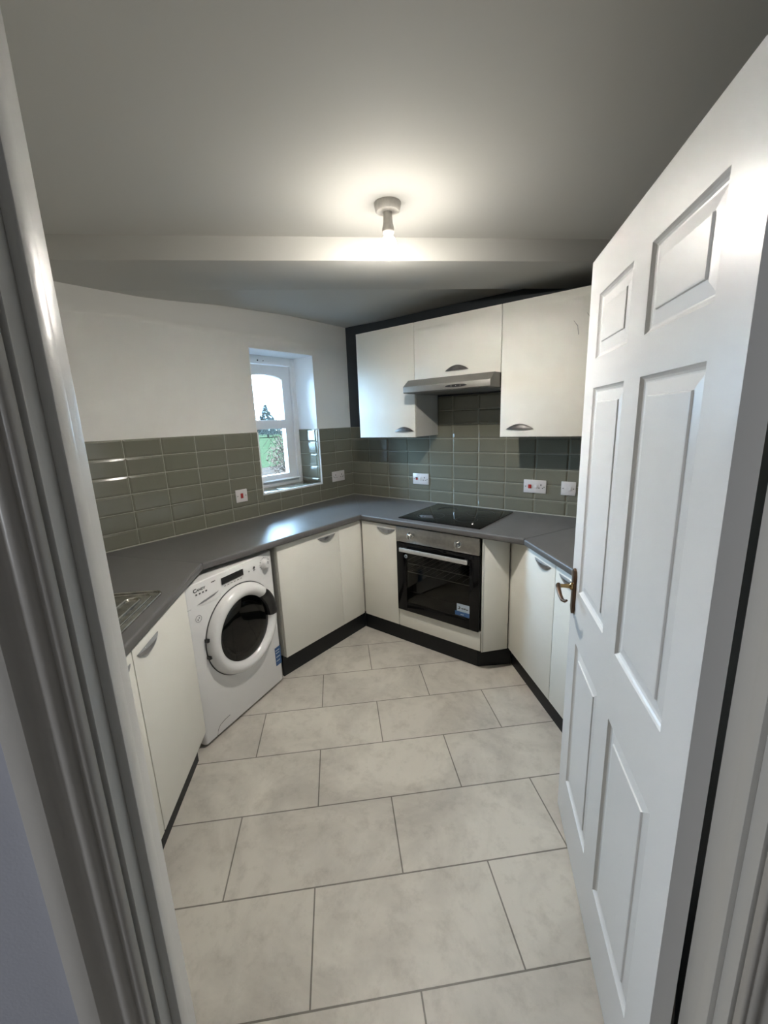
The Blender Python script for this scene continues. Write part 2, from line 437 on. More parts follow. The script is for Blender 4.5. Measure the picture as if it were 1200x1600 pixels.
mb = MB(); mb.box(-.222, -.0, WY1-.004, WY1, 1.4995, WZ1); mb.box(-.222, -.0, WY0, WY0+.004, 1.4995, WZ1); mb.box(-.222, -.0, WY0+.004, WY1-.004, WZ1-.004, WZ1)
struct('trim_15', mb, 'reveal', 'upper window reveal with daylight put into its bright white')
mb = MB()     # sealant line along the worktop
mb.box(0.010, 2.04, -.015, -.009, .9055, .9105); mb.box(.009, .015, -2.02, -.010, .9055, .9105)
struct('trim_10', mb, 'grout', 'pale sealant bead where tiles meet the worktop')

# ------------------------------------------------------------------ window
w = bpy.data.objects.new('window_1', None); C.objects.link(w); w.location = (-.225, WY0, WZ0-.01)
tag(w, 'small white painted sash window with an arched top pane', kind='structure')
WW = WY1-WY0; WH = WZ1-WZ0+.01
mb = MB(); fw = .046
mb.box(-.07, 0, 0, fw, 0, WH); mb.box(-.07, 0, WW-fw, WW, 0, WH)
mb.box(-.07, 0, fw, WW-fw, WH-.062, WH); mb.box(-.07, 0, fw, WW-fw, 0, .050)
mb.box(-.02, .004, 0, fw-.018, 0, WH-.02); mb.box(-.02, .004, WW-fw+.018, WW, 0, WH-.02)
mb.build('window_frame', 'upvc', w, bevel=.003)
# sash: stiles, rails with arched head
x0, x1 = -.062, -.016
g0, g1 = .142, WW-.142+.0
g1 = WW-.128; g0 = .128
zb, zm0, zm1, zt = .098, .462, .532, .868
mb = MB()
mb.box(x0, x1, fw+.003, g0, .054, WH-.066); mb.box(x0, x1, g1, WW-fw-.003, .054, WH-.066)
mb.box(x0, x1, g0, g1, .054, zb); mb.box(x0, x1, g0, g1, zm0, zm1)
mb.box(x1, x1+.012, g0-.03, g1+.03, zm0+.022, zm1-.006)
# arched head
n = 16; arc = []
for i in range(n+1):
    t = i/n; yy = g0+(g1-g0)*t; arc.append((yy, zt-.028+.034*math.sin(PI*t)**.6))
for (ya, za), (yb, zb2) in zip(arc, arc[1:]):
    top = WH-.066
    vs = [(x0, ya, za), (x1, ya, za), (x1, ya, top), (x0, ya, top), (x0, yb, zb2), (x1, yb, zb2), (x1, yb, top), (x0, yb, top)]
    mb.add(vs, [(0, 1, 5, 4), (1, 2, 6, 5), (2, 3, 7, 6), (3, 0, 4, 7)])
s_ = mb.build('sash', 'upvc', w)
MB().box(-.042, -.038, g0-.006, g1+.006, zm1-.006, zt+.02).build('pane', 'pane', s_)
MB().box(-.042, -.038, g0-.006, g1+.006, zb-.006, zm0+.006).build('pane', 'pane', s_)
for i in range(2): MB().cyl((.0, .225+i*.05, WH-.040), (.003, .225+i*.05, WH-.040), .006-.002*i, n=12).build('screw_hole', 'ink', w)
mb = MB(); mb.extr([(.0, .052), (.03, .052), (.03, .056), (.0, .064)], 'y', fw, WW-fw)
mb.build('window_board', 'upvc', w)

# ------------------------------------------------------------------ doorway lining, stops, architrave (doorway frame coordinates)
mb = MB()
mb.box(-.03, 0, -T, 0, 0, HEAD+.03); mb.box(DWID, DWID+.03, -T, 0, 0, HEAD+.03); mb.box(0, DWID, -T, 0, HEAD, HEAD+.03)
mb.box(0, .012, -.057, -.037, 0, HEAD-.012); mb.box(DWID-.012, DWID, -.057, -.037, 0, HEAD-.012); mb.box(0, DWID, -.057, -.037, HEAD-.012, HEAD)
struct('trim_11', mb, 'gloss', 'white gloss painted door lining with stop', loc=Pd, rot=45, bevel=.0012)
prof = [(.004, 0), (.004, .008), (.006, .0105), (.010, .0108), (.0135, .009), (.0155, .009), (.0165, .012), (.021, .0145), (.026, .0148), (.030, .0130), (.033, .0112),
        (.0385, .0115), (.043, .0155), (.047, .0195), (.0500, .0205), (.0515, .0185), (.0530, .0185), (.0740, .0185), (.0755, .017), (.0755, 0)]
for k, (xo, sg) in enumerate(((0, -1), (DWID, 1))):
    mb = MB(); mb.extr([(xo+sg*w_, -T-.004-h_) for w_, h_ in prof], 'z', 0, HEAD+.06)
    struct('trim_%d' % (12+k), mb, 'architrave', 'moulded white architrave on the %s of the doorway' % ('left', 'right')[k], loc=Pd, rot=45, smooth=True, angle=50)
mb = MB(); mb.extr([(-T-.004-h_, HEAD+w_) for w_, h_ in prof], 'x', -.07, DWID+.07)
struct('trim_14', mb, 'architrave', 'moulded white architrave above the doorway', loc=Pd, rot=45, smooth=True, angle=50)

# ------------------------------------------------------------------ the open door leaf
dr = bpy.data.objects.new('door_1', None); C.objects.link(dr); dr.location = (2.1787, -1.2374, .008)
dr.rotation_euler = (0, 0, math.atan2(-.8992, .4376))
tag(dr, 'open white six panel door with brass lever handle', kind='structure')
DWD, DH, DT = .838, 1.981, .035
XS = [(.102, .370), (.472, .740)]; ZS = [(.204, .770), (.955, 1.611), (1.694, 1.868)]
def face_panels(mb, ysurf, sgn):
    xs = [0, .102, .370, .472, .740, DWD]; zs = [0, .204, .770, .955, 1.611, 1.694, 1.868, DH]
    for i in range(5):
        for j in range(7):
            a, b, c, d = xs[i], xs[i+1], zs[j], zs[j+1]
            if i in (1, 3) and j in (1, 3, 5):
                rings = [(0, 0), (.003, .0035), (.0065, .0065), (.011, .0085), (.014, .0088), (.040, .0045), (.0415, .0015), (.044, .0010)]
                pr = None
                for o_, dp in rings:
                    cur = [(a+o_, ysurf+sgn*dp, c+o_), (b-o_, ysurf+sgn*dp, c+o_), (b-o_, ysurf+sgn*dp, d-o_), (a+o_, ysurf+sgn*dp, d-o_)]
                    if pr: mb.add(pr+cur, [(k, (k+1) % 4, 4+(k+1) % 4, 4+k) for k in range(4)])
                    pr = cur
                mb.add(pr, [(0, 1, 2, 3)])
            else:
                mb.add([(a, ysurf, c), (b, ysurf, c), (b, ysurf, d), (a, ysurf, d)], [(0, 1, 2, 3)])
mb = MB(); face_panels(mb, 0, 1); face_panels(mb, DT, -1)
xs = [0, .102, .370, .472, .740, DWD]; zs = [0, .204, .770, .955, 1.611, 1.694, 1.868, DH]
for a, b in zip(zs, zs[1:]):
    for xx in (0, DWD): mb.add([(xx, 0, a), (xx, DT, a), (xx, DT, b), (xx, 0, b)], [(0, 1, 2, 3)])
for a, b in zip(xs, xs[1:]):
    for zz in (0, DH): mb.add([(a, 0, zz), (b, 0, zz), (b, DT, zz), (a, DT, zz)], [(0, 1, 2, 3)])
leaf = mb.build('door_leaf', 'doorpaint', dr)
bm = bmesh.new(); bm.from_mesh(leaf.data); bmesh.ops.remove_doubles(bm, verts=bm.verts, dist=1e-5); bmesh.ops.recalc_face_normals(bm, faces=bm.faces); bm.to_mesh(leaf.data); bm.free()
# handle
hz = .938; hx = .047
hd = MB()
pl = [(-.012, -.078), (0, -.084), (.012, -.078), (.020, -.060), (.016, -.045), (.018, 0), (.016, .045), (.020, .060), (.012, .078), (0, .084), (-.012, .078), (-.020, .060), (-.016, .045), (-.018, 0), (-.016, -.045), (-.020, -.060)]
hd.extr([(hx+a, hz+b) for a, b in pl], 'y', -.009, -.0003)
plate = hd.build('handle_plate', 'brownbrass', dr, bevel=.002)
mb = MB(); mb.lathe([(.0, 0), (.013, 0), (.013, .006), (.008, .010), (.0065, .03), (.0075, .048), (.0, .052)], (hx, -.009, hz+.018), 'y', n=20)
mb.build('handle_neck', 'brass', plate, smooth=True)
mb = MB()
pts = [(hx-.010, -.052, hz+.019), (hx+.004, -.056, hz+.020), (hx+.025, -.058, hz+.014), (hx+.050, -.057, hz+.004), (hx+.075, -.055, hz-.001), (hx+.095, -.051, hz+.003), (hx+.104, -.047, hz+.010)]
mb.tube(pts, [.0065, .0085, .0080, .0070, .0062, .0055, .0035], n=12); mb.build('lever', 'brownbrass', plate, smooth=True)


# ------------------------------------------------------------------ cabinets
def crescent(parent, cx, z, up=False, y=0., L=.166, H=.036, D=.017, m='handle'):
    """half moon pull; straight lip stands off the door, curved edge meets it"""
    mb = MB(); n = 24; k = 7; sg = -1 if not up else 1
    def surf(th, grow):
        vs = []
        for i in range(n+1):
            t = i/n; s = math.sin(PI*t)**.85; x = cx-L/2+L*t
            for j in range(k+1):
                q = j/k
                h = H*s*q; d = D*s*math.cos(q*PI/2)**.8
                vs.append((x, y-.0015-d-th*s, z+sg*(h+grow*s*q)))
        return vs
    a = surf(.0022, .001); b = surf(0, 0); o = len(a)
    fs = []
    for i in range(n):
        for j in range(k):
            q = i*(k+1)+j; fs.append((q, q+1, q+k+2, q+k+1)); fs.append((o+q, o+q+k+1, o+q+k+2, o+q+1))
        q = i*(k+1); fs.append((q, q+k+1, o+q+k+1, o+q)); q += k; fs.append((q, q+k+1, o+q+k+1, o+q))
    mb.add(a+b, fs)
    lip = [a[i*(k+1)] for i in range(n+1)]; z2 = z+sg*.0012      # flat ledge closing the cup
    mb.add([(p[0], p[1]+.001, z2) for p in lip]+[(p[0], y-.0006, z2) for p in lip], [(i, i+1, n+1+i+1, n+1+i) for i in range(n)])
    return mb.build('handle', m, parent, smooth=True, angle=50)
def door_panel(parent, x0, x1, z0, z1, y=0., th=.018, name='door'):
    return MB().box(x0+.0015, x1-.0015, y, y+th, z0, z1).build(name, 'cab', parent, bevel=.0012)
def carcass(parent, x0, x1, y0, y1, z0, z1, t=.018):
    mb = MB(); mb.box(x0, x0+t, y0, y1, z0, z1); mb.box(x1-t, x1, y0, y1, z0, z1)
    mb.box(x0+t, x1-t, y0, y1, z0, z0+t); mb.box(x0+t, x1-t, y1-.008, y1, z0+t, z1); mb.box(x0+t, x1-t, y0, y0+.08, z1-t, z1)
    return mb.build('carcass', 'cabin', parent)
BZ0, BZ1 = .143, .857
# corner base cabinet (L shaped): narrow door on the back run, fixed panel on the window run
t = thing('corner_base_cabinet', 'off-white corner base cabinet with a narrow handled door just left of the oven', 'cabinet', (0, 0, .0), 0)
mb = MB(); mb.box(.06, .922, -.578, -.56, .143, .862); mb.box(.904, .922, -.56, -.05, .143, .862); mb.box(.06, .904, -.06, -.05, .143, .862)
mb.box(.06, .904, -.56, -.06, .143, .16); mb.box(.06, .578, -.82, -.578, .143, .16); mb.box(.06, .578, -.82, -.802, .16, .862); mb.box(.56, .578, -.802, -.578, .16, .862)
mb.build('carcass', 'cabin', t)
d = door_panel(t, .612, .921, BZ0, BZ1, -.600); crescent(d, .832, .833, y=-.600)
MB().box(.582, .600, -.821, -.5995, BZ0, BZ1).build('filler_panel', 'cab', t, bevel=.0012)
# base cabinet on window run (local x = +Y)
t = thing('base_cabinet', 'off-white base cabinet under the window, between washing machine and corner', 'cabinet', (.600, -1.333, 0), 90)
carcass(t, 0, .508, .021, .54, .143, .862)
d = door_panel(t, 0, .510, BZ0, BZ1); crescent(d, .398, .826)
# sink run
def sink_cab(u_left, wdt, label, hx_):
    x, y = su(-1.178, u_left)
    t = thing('base_cabinet', label, 'cabinet', (x, y, 0), 135)
    carcass(t, .001, wdt-.001, .021, .54, .143, .862)
    d = door_panel(t, 0, wdt, BZ0, BZ1); crescent(d, hx_, .826)
    return t
sink_cab(2.425, .487, 'off-white base cabinet under the sink drainer, next to the washing machine', .105)
sink_cab(2.925, .497, 'off-white sink base cabinet mostly hidden by the left door frame, with its handle tip showing', .395)
# right run
def right_cab(u0, wdt, label, hx_, dep=.55):
    x, y = su(1.190, u0)
    t = thing('base_cabinet', label, 'cabinet', (x, y, 0), -45)
    carcass(t, .001, wdt-.001, .021, dep, .143, .862)
    d = door_panel(t, 0, wdt, BZ0, BZ1+.004); crescent(d, hx_, .835)
    return t
right_cab(1.487, .508, 'off-white base cabinet right of the oven, first one on the angled run', .388)
right_cab(1.997, .498, 'off-white base cabinet half behind the open door, handle beside the brass lever', .115, .30)
# angled filler panel between oven and angled run
t = thing('filler_panel', 'plain off-white angled filler panel between oven and right base cabinets', 'panel', (1.552, -.597, 0), 50)
MB().box(0, .158, 0, .012, .143, .864).build('panel', 'cab', t, bevel=.001)
MB().box(-.012, -.001, -.0, .010, .143, .864).build('edge_strip', 'cabin', t, bevel=.001)

# oven housing + oven
t = thing('oven_housing', 'off-white oven housing with a plain panel below the oven', 'cabinet', (.925, -.600, 0), 0)
mb = MB(); mb.box(0, .004, .02, .55, .143, .862); mb.box(.604, .608, .02, .55, .143, .862); mb.box(.004, .604, .02, .55, .143, .16); mb.box(.004, .604, .55, .555, .143, .862)
mb.build('carcass', 'cabin', t)
MB().box(.001, .607, 0, .018, BZ0, .2735).build('lower_panel', 'cab', t, bevel=.0012)

ov = thing('built_in_oven', 'built-in electric oven with steel control panel, black glass door and steel bar handle', 'oven', (.9315, -.600, .277), 0)
W_ = .596
mb = MB()     # cavity liner
mb.box(.006, .020, .0, .50, .004, .575); mb.box(W_-.020, W_-.006, .0, .50, .004, .575); mb.box(.02, W_-.02, .0, .50, .004, .03)
mb.box(.02, W_-.02, .0, .50, .475, .575); mb.box(.02, W_-.02, .49, .50, .03, .475)
mb.build('oven_body', 'dark', ov)
cp = MB().box(0, W_, -.022, -.001, .486, .588).build('control_panel', 'steel', ov, bevel=.0015)
for kx in (.118, .462):
    mb = MB(); mb.lathe([(0, 0), (.023, 0), (.023, .004), (.018, .006), (.0165, .026), (.014, .029), (0, .029)], (kx, -.022, .537), 'y', n=32)
    kb = mb.build('knob', 'chrome', cp, smooth=True)
    MB().box(kx-.004, kx+.004, -.058, -.048, .521, .553).build('grip', 'chrome', kb, bevel=.0015)
mb = MB()
dz0, dz1 = .0, .480
mb.box(0, .075, -.020, 0, dz0, dz1); mb.box(W_-.060, W_, -.020, 0, dz0, dz1); mb.box(.075, W_-.060, -.020, 0, dz0, .062); mb.box(.075, W_-.060, -.020, 0, .415, dz1)
od = mb.build('oven_door', 'blackglass', ov, bevel=.0015)
MB().box(.0745, W_-.0595, -.019, -.015, .0615, .4155).build('window_glass', 'tinted', od)
mb = MB(); mb.box(.050, .540, -.062, -.050, .430, .456); hb = mb.build('handle', 'alu', od, bevel=.003)
for bx in (.062, .508): MB().box(bx, bx+.02, -.050, -.020, .434, .452).build('bracket', 'steel', hb)
mb = MB(); mb.lathe([(0, 0), (.013, 0), (.013, .0012), (0, .0012)], (.076, -.020, .390), 'y', n=24); bd = mb.build('badge', 'palesticker', od)
mb = MB(); mb.lathe([(0, 0), (.005, 0), (.005, .0005), (0, .0005)], (.076, -.0213, .390), 'y', n=14); mb.build('badge_mark', 'ink', bd)
st = MB().box(.452, .538, -.0206, -.0200, .104, .156).build('sticker', 'palesticker', od); st['label'] = 'pale upper half of the sticker'
s2 = MB().box(.440, .538, -.0207, -.0200, .078, .106).build('sticker', 'blue', od); s2['label'] = 'blue lower half of the sticker'
mb = MB()
mb.prism([(.458, 0), (.472, 0), (.478, .009), (.472, .018), (.464, .018), (.470, .009)], 0, .0003)
mb.build('sticker_mark', 'ink', st, tf=Matrix(((1, 0, 0, 0), (0, 0, -1, -.0207), (0, 1, 0, .121), (0, 0, 0, 1))))
mb = MB(); mb.box(.484, .500, -.0209, -.0206, .124, .131); mb.box(.503, .512, -.0209, -.0206, .124, .134); mb.box(.515, .528, -.0209, -.0206, .124, .130); mb.build('sticker_print', 'ink', st)
mb = MB(); mb.box(.478, .500, -.0210, -.0207, .086, .091); mb.build('sticker_print', 'palesticker', s2)
for rz in (.335, .275):
    mb = MB()
    mb.tube([(.022, .006, rz), (W_-.022, .006, rz)], .003, n=8); mb.tube([(.022, .44, rz), (W_-.022, .44, rz)], .003, n=8)
    for i in range(12): x_ = .04+i*(W_-.08)/11; mb.tube([(x_, .03, rz), (x_, .44, rz)], .0012, n=6)
    mb.build('rack', 'alu', ov)
mb = MB(); mb.box(.026, W_-.026, .03, .44, .120, .126); mb.build('baking_tray', 'dark', ov)

# ------------------------------------------------------------------ worktop
s_f, s_b = -1.157, -2.05
outer = [(.0005, -.0005), (2.0495, -.0005), (2.597, -.5475), (2.597, 1.163-2.597), (1.163+.622, -.622), (.626, -.620), (.636, s_f-.636), su(s_f, 3.19), su(s_b, 3.19), (.0005, -2.0495)]
hole = [su(-1.30, 2.56), su(-1.80, 2.56), su(-1.80, 2.90), su(-1.30, 2.90)]
t = thing('worktop', 'continuous dark grey laminate worktop running round three sides of the kitchen', 'worktop', (0, 0, .867), 0)
bm = bmesh.new()
def loop(pts):
    vs = [bm.verts.new((x, y, .038)) for x, y in pts]
    return [bm.edges.new((vs[i], vs[(i+1) % len(vs)])) for i in range(len(vs))]
e1 = loop(outer); e2 = loop(hole)
fr = set()
bmesh.ops.triangle_fill(bm, use_beauty=True, use_dissolve=False, edges=e1+e2, normal=(0, 0, 1))
top = list(bm.faces)
ret = bmesh.ops.extrude_face_region(bm, geom=top)
for v in [g for g in ret['geom'] if isinstance(g, bmesh.types.BMVert)]: v.co.z = 0
bmesh.ops.recalc_face_normals(bm, faces=bm.faces)
F4 = [Vector(outer[i]) for i in (3, 4, 5, 6, 7)]
def onfront(e):
    if abs(e.verts[0].co.z-e.verts[1].co.z) > 1e-4: return False
    if len(e.link_faces) != 2 or e.calc_face_angle(0) < .5: return False
    for a, b in zip(F4, F4[1:]):
        if all(min((v.co.xy-a).length, (v.co.xy-b).length) < 1e-4 for v in e.verts): return True
    return False
es = [e for e in bm.edges if onfront(e)]
bmesh.ops.bevel(bm, geom=es, offset=.011, segments=4, profile=.5, affect='EDGES')
for f in bm.faces: f.smooth = True
for e in bm.edges:
    if len(e.link_faces) == 2 and e.calc_face_angle(0) > math.radians(32): e.smooth = False
me = bpy.data.meshes.new('slab'); bm.to_mesh(me); bm.free(); me.materials.append(M['worktop'])
o = bpy.data.objects.new('slab', me); C.objects.link(o); o.parent = t
def joint(a, b, w_=.003):
    a = Vector(a); b = Vector(b); d = (b-a).normalized(); p = Vector((-d.y, d.x))*w_/2
    mb = MB(); a2 = a+d*.004
    mb.prism([tuple(a2+p), tuple(b+p), tuple(b-p), tuple(a2-p)], .0375, .0386)
    c = a-d*.0012
    mb.prism([tuple(c+p*1.2), tuple(a+d*.006+p*1.2), tuple(a+d*.006-p*1.2), tuple(c-p*1.2)], .004, .0388)
    mb.build('joint_strip', 'strip', t)
joint(outer[6], (.02, -2.02)); joint(outer[5], (.02, -.02)); joint(outer[4], (2.03, -.03))

# hob
t = thing('hob', 'black ceramic glass hob set into the worktop above the oven', 'hob', (.915, -.568, .905), 0)
MB().box(0, .590, 0, .515, .0003, .0055).build('glass_top', 'hob', t, bevel=.0015)
mb = MB()
def ring(cx, cy, r):
    mb.lathe([(r, .0056), (r+.0018, .0056), (r+.0018, .0058), (r, .0058)], (cx, cy, 0), 'z', n=40, closed=True)
ring(.165, .145, .09); ring(.165, .375, .07); ring(.42, .37, .09); ring(.42, .165, .07)
mb.build('zone_marking', 'black', t)

# sink
x, y = su(-1.225, 2.995)
t = thing('sink', 'stainless steel inset sink with a ribbed drainer, cut off by the left door frame', 'sink', (x, y, .905), 135)
SL, SD = .950, .470
mb = MB()
bx0, bx1, by0, by1 = .10, .435, .06, .40
# deck around the bowl
for r in ((0, bx0, 0, SD), (bx1, .50, 0, SD), (bx0, bx1, 0, by0), (bx0, bx1, by1, SD)):
    mb.box(*r, .0002, .004)
mb.build('deck', 'sinksteel', t, bevel=.0012)
def rr_end(x0, x1, y0, y1, r, n=8):
    out = [(x0, y1), (x0, y0)]
    for cx, cy, a0 in ((x1-r, y0+r, 270), (x1-r, y1-r, 0)):
        for i in range(n+1):
            a = math.radians(a0+90*i/n); out.append((cx+r*math.cos(a), cy+r*math.sin(a)))
    return out
MB().prism(rr_end(.50, SL, 0, SD, .040), .0002, .0014).build('drainer', 'sinksteel', t)
mb = MB(); mb.tube([(x_, y_, .003) for x_, y_ in rr_end(.02, SL-.004, .004, SD-.004, .038)[1:]], .0042, n=10)
mb.build('rim', 'sinksteel', t, smooth=True)
mb = MB(); mb.tube([(x_, y_, .0022) for x_, y_ in rr_end(.50, SL-.030, .032, SD-.032, .035)[1:]], .0034, n=10)
mb.build('inner_rim', 'sinksteel', t, smooth=True)
for i in range(4):
    y0_ = .062+i*.094; xe = SL-.065-.012*(i % 2)
    pts = [(.52, y0_, .003), (xe-.027, y0_, .0035)]+[(xe-.027+.027*math.cos(a), y0_+.027+.027*math.sin(a), .0035) for a in [math.radians(-75+15*j) for j in range(11)]]+[(xe-.027, y0_+.054, .0035), (.52, y0_+.054, .003)]
    mb = MB(); mb.tube(pts, .0058, n=12, flat=.85); mb.build('drainer_rib', 'sinksteel', t, smooth=True)
mb = MB(); dp = -.16
for r in (((bx0, by0), (bx1, by0)), ((bx1, by0), (bx1, by1)), ((bx1, by1), (bx0, by1)), ((bx0, by1), (bx0, by0))):
    (a0, b0), (a1, b1) = r
    mb.add([(a0, b0, .003), (a1, b1, .003), (a1, b1, dp), (a0, b0, dp)], [(0, 1, 2, 3)])
mb.add([(bx0, by0, dp), (bx1, by0, dp), (bx1, by1, dp), (bx0, by1, dp)], [(0, 1, 2, 3)])
mb.build('bowl', 'sinksteel', t)
mb = MB(); mb.lathe([(0, .004), (.022, .004), (.026, .002), (.026, .0005), (0, .0005)], (.27, .23, dp), 'z', n=24); mb.build('drain', 'chrome', t, smooth=True)

# plinths
def plinth(label, poly):
    cx = sum(p[0] for p in poly)/len(poly); cy = sum(p[1] for p in poly)/len(poly)
    t = MB().prism([(p[0]-cx, p[1]-cy) for p in poly], 0, .139).build('plinth', 'plinth'); t.location = (cx, cy, .0005)
    tag(t, label, 'plinth'); return t
plinth('charcoal kickboard under the base cabinet beneath the window', [(.560, -1.335), (.560, -.552), (.545, -.552), (.545, -1.335)])
plinth('charcoal kickboard under the oven', [(.562, -.551), (1.494, -.551), (1.494, -.536), (.562, -.536)])
plinth('short charcoal kickboard turning the corner right of the oven', [(1.4955, -.5495), (1.653, -.408), (1.643, -.397), (1.4955, -.530)])
sa, sb = su(1.254, 1.46), su(1.254, 2.50); sc_, sd = su(1.276, 2.50), su(1.276, 1.46)
plinth('charcoal kickboard under the angled base cabinets at right, running behind the door', [sa, sb, sc_, sd])
sa, sb = su(-1.245, 1.952), su(-1.245, 2.925); sc_, sd = su(-1.267, 2.925), su(-1.267, 1.952)
plinth('charcoal kickboard under the sink cabinets at left', [sa, sb, sc_, sd])

# ------------------------------------------------------------------ wall cabinets
def wall_cab(x0, x1, z0, label, hx_, hz_):
    t = thing('wall_cabinet', label, 'wall cabinet', (x0, -.312, z0), 0)
    h = 2.163-z0; w_ = x1-x0
    mb = MB(); y1 = .300
    mb.box(.0015, .0175, .020, y1, .002, h-.002); mb.box(w_-.0175, w_-.0015, .020, y1, .002, h-.002); mb.box(.0175, w_-.0175, .020, y1, .002, .018); mb.box(.0175, w_-.0175, .020, y1, h-.018, h-.002); mb.box(.0175, w_-.0175, y1-.01, y1, .018, h-.018)
    mb.build('carcass', 'cabin', t)
    d = door_panel(t, 0, w_, 0, h); crescent(d, hx_-x0, hz_-z0, up=True, m='handle_shaded', H=.031, D=.010)
    return t
M['handle_shaded'] = mat('shaded_grey_handle', (.07, .067, .065), .40, metal=.6, vary=(20, (.13, .125, .12)))  # same pulls as below, their dark reflections put into the metal colour
wall_cab(.387, .8965, 1.424, 'off-white wall cabinet left of the extractor hood', .800, 1.464)
wall_cab(.8975, 1.5035, 1.797, 'short off-white wall cabinet directly above the extractor hood', 1.214, 1.835)
t = wall_cab(1.5045, 2.012, 1.424, 'large off-white wall cabinet at right with two grey scuffs near its top', 1.624, 1.466)
mb = MB()
for pts in ([(.385, .588), (.405, .560), (.412, .520), (.4125, .515)], [(.447, .615), (.472, .580), (.486, .530), (.488, .500)]):
    mb.tube([(a, -.0003, b) for a, b in pts], [.001, .0028, .0025, .0008], n=6, flat=1)
o = mb.build('scuff_mark', 'smudge', t)
for v in o.data.vertices: v.co.y = -.0004 if v.co.y < 0 else -.0001

# ------------------------------------------------------------------ extractor hood
t = thing('extractor_hood', 'silver grey slimline extractor hood under the middle wall cabinet', 'extractor hood', (.8985, -.001, 1.712), 0)
HWd = .603
pf = [(-.012, 0), (-.445, 0), (-.450, .004), (-.450, .040), (-.390, .0835), (-.012, .0835)]
mb = MB()
# body with chamfered right and left top ends
n = len(pf)
ins = [0, 0, 0, 0, .028, .028]
vs = [(i_, p[0], p[1]) for i_, p in zip([0, 0, 0, 0, .0, .0], pf)]+[(HWd-0, p[0], p[1]) for p in pf]
mb.add(vs, [tuple(range(n))[::-1], tuple(range(n, 2*n))]+[(i, (i+1) % n, n+(i+1) % n, n+i) for i in range(n)])
mb.build('hood_body', 'hoodgrey', t, bevel=.002)
mb = MB(); mb.box(.02, HWd-.02, -.43, -.04, -.0035, -.0005); gr = mb.build('filter_grille', 'hoodgrey', t)
mb = MB(); mb.extr([(.385+.072*math.cos(a), .0205+.0085*math.sin(a)) for a in [2*PI*i/24 for i in range(24)]], 'y', -.4525, -.4500)
cpn = mb.build('switch_panel', 'black', t)
for i in range(3): MB().cyl((.355+i*.03, -.4525, .0205), (.355+i*.03, -.4540, .0205), .0024, n=12).build('switch', 'steel', cpn)

# ------------------------------------------------------------------ washing machine
wm = thing('washing_machine', 'white front loading washing machine with a round porthole door under the worktop', 'washing machine', (.7195, -1.9425, 0), 102.8)
WMW, WMD, WMH = .597, .50, .842
mb = MB()
def rrect(x0, x1, y0, y1, r, n=5):
    out = []
    for cx, cy, a0 in ((x0+r, y0+r, 180), (x1-r, y0+r, 270), (x1-r, y1-r, 0), (x0+r, y1-r, 90)):
        for i in range(n+1):
            a = math.radians(a0+90*i/n); out.append((cx+r*math.cos(a), cy+r*math.sin(a)))
    return out
mb.prism(rrect(0, WMW, 0, WMD, .018), .014, WMH)
mb.build('cabinet_body', 'appliance', wm, bevel=.006, seg=3)
for x_ in (.05, WMW-.05):
    for y_ in (.05, WMD-.05): MB().cyl((x_, y_, .0003), (x_, y_, .016), .022, n=16).build('foot', 'black', wm)
DC = (.322, 0, .497)
mb = MB(); mb.lathe([(.240, .0005), (.242, .004), (.240, .010), (.236, .026), (.226, .040), (.210, .047), (.196, .046), (.184, .038), (.176, .027), (.172, .018), (.172, .0005)], DC, 'y', n=96, closed=True)
dd = mb.build('door_ring', 'appliance', wm, smooth=True, angle=60)
mb = MB(); mb.lathe([(.246, .0001), (.246, .0016), (.239, .0016), (.239, .0001)], DC, 'y', n=96, closed=True); mb.build('door_seam', 'ink', wm)
mb = MB(); mb.lathe([(.1725, .022), (.160, .026), (.12, .030), (.06, .033), (.0001, .034)], DC, 'y', n=64)
mb.build('porthole_glass', 'porthole', dd, smooth=True)
mb = MB(); mb.lathe([(.173, .020), (.166, .010), (.150, .009), (.146, .014), (.138, .014), (.130, .004), (.09, .002), (.0001, .002)], DC, 'y', n=64)
mb.build('drum', 'wmdrum', wm, smooth=True) if 'wmdrum' in M else None
M['wmdrum'] = mat('dark_drum', (.075, .077, .08), .25, metal=.5, vary=(9, (.10, .10, .10)))
if not any(o.name.startswith('drum') for o in bpy.data.objects): mb.build('drum', 'wmdrum', wm, smooth=True)
# dark grip notch at upper right of the ring
mb = MB(); n = 14; vs = []
sec = [(.168, .020), (.171, .040), (.188, .049), (.214, .0505), (.229, .044), (.232, .030), (.20, .020)]
for i in range(n+1):
    a = math.radians(-2+47*i/n); e_ = 1
    for r_, h_ in sec:
        k_ = .93 if i in (0, n) else 1
        rr = .2+(r_-.2)*k_
        vs.append((DC[0]+rr*math.cos(a), -h_*k_-.0008, DC[2]+rr*math.sin(a)))
k = len(sec); fs = []
for i in range(n):
    for j in range(k): fs.append((i*k+j, i*k+(j+1) % k, (i+1)*k+(j+1) % k, (i+1)*k+j))
fs += [tuple(range(k)), tuple(range(n*k, n*k+k))[::-1]]
mb.add(vs, fs); mb.build('door_grip', 'black', dd, smooth=True, angle=50)
for hz_ in (.545, .455):
    MB().box(DC[0]-.246, DC[0]-.230, -.020, -.0005, hz_-.008, hz_+.008).build('hinge', 'black', dd)
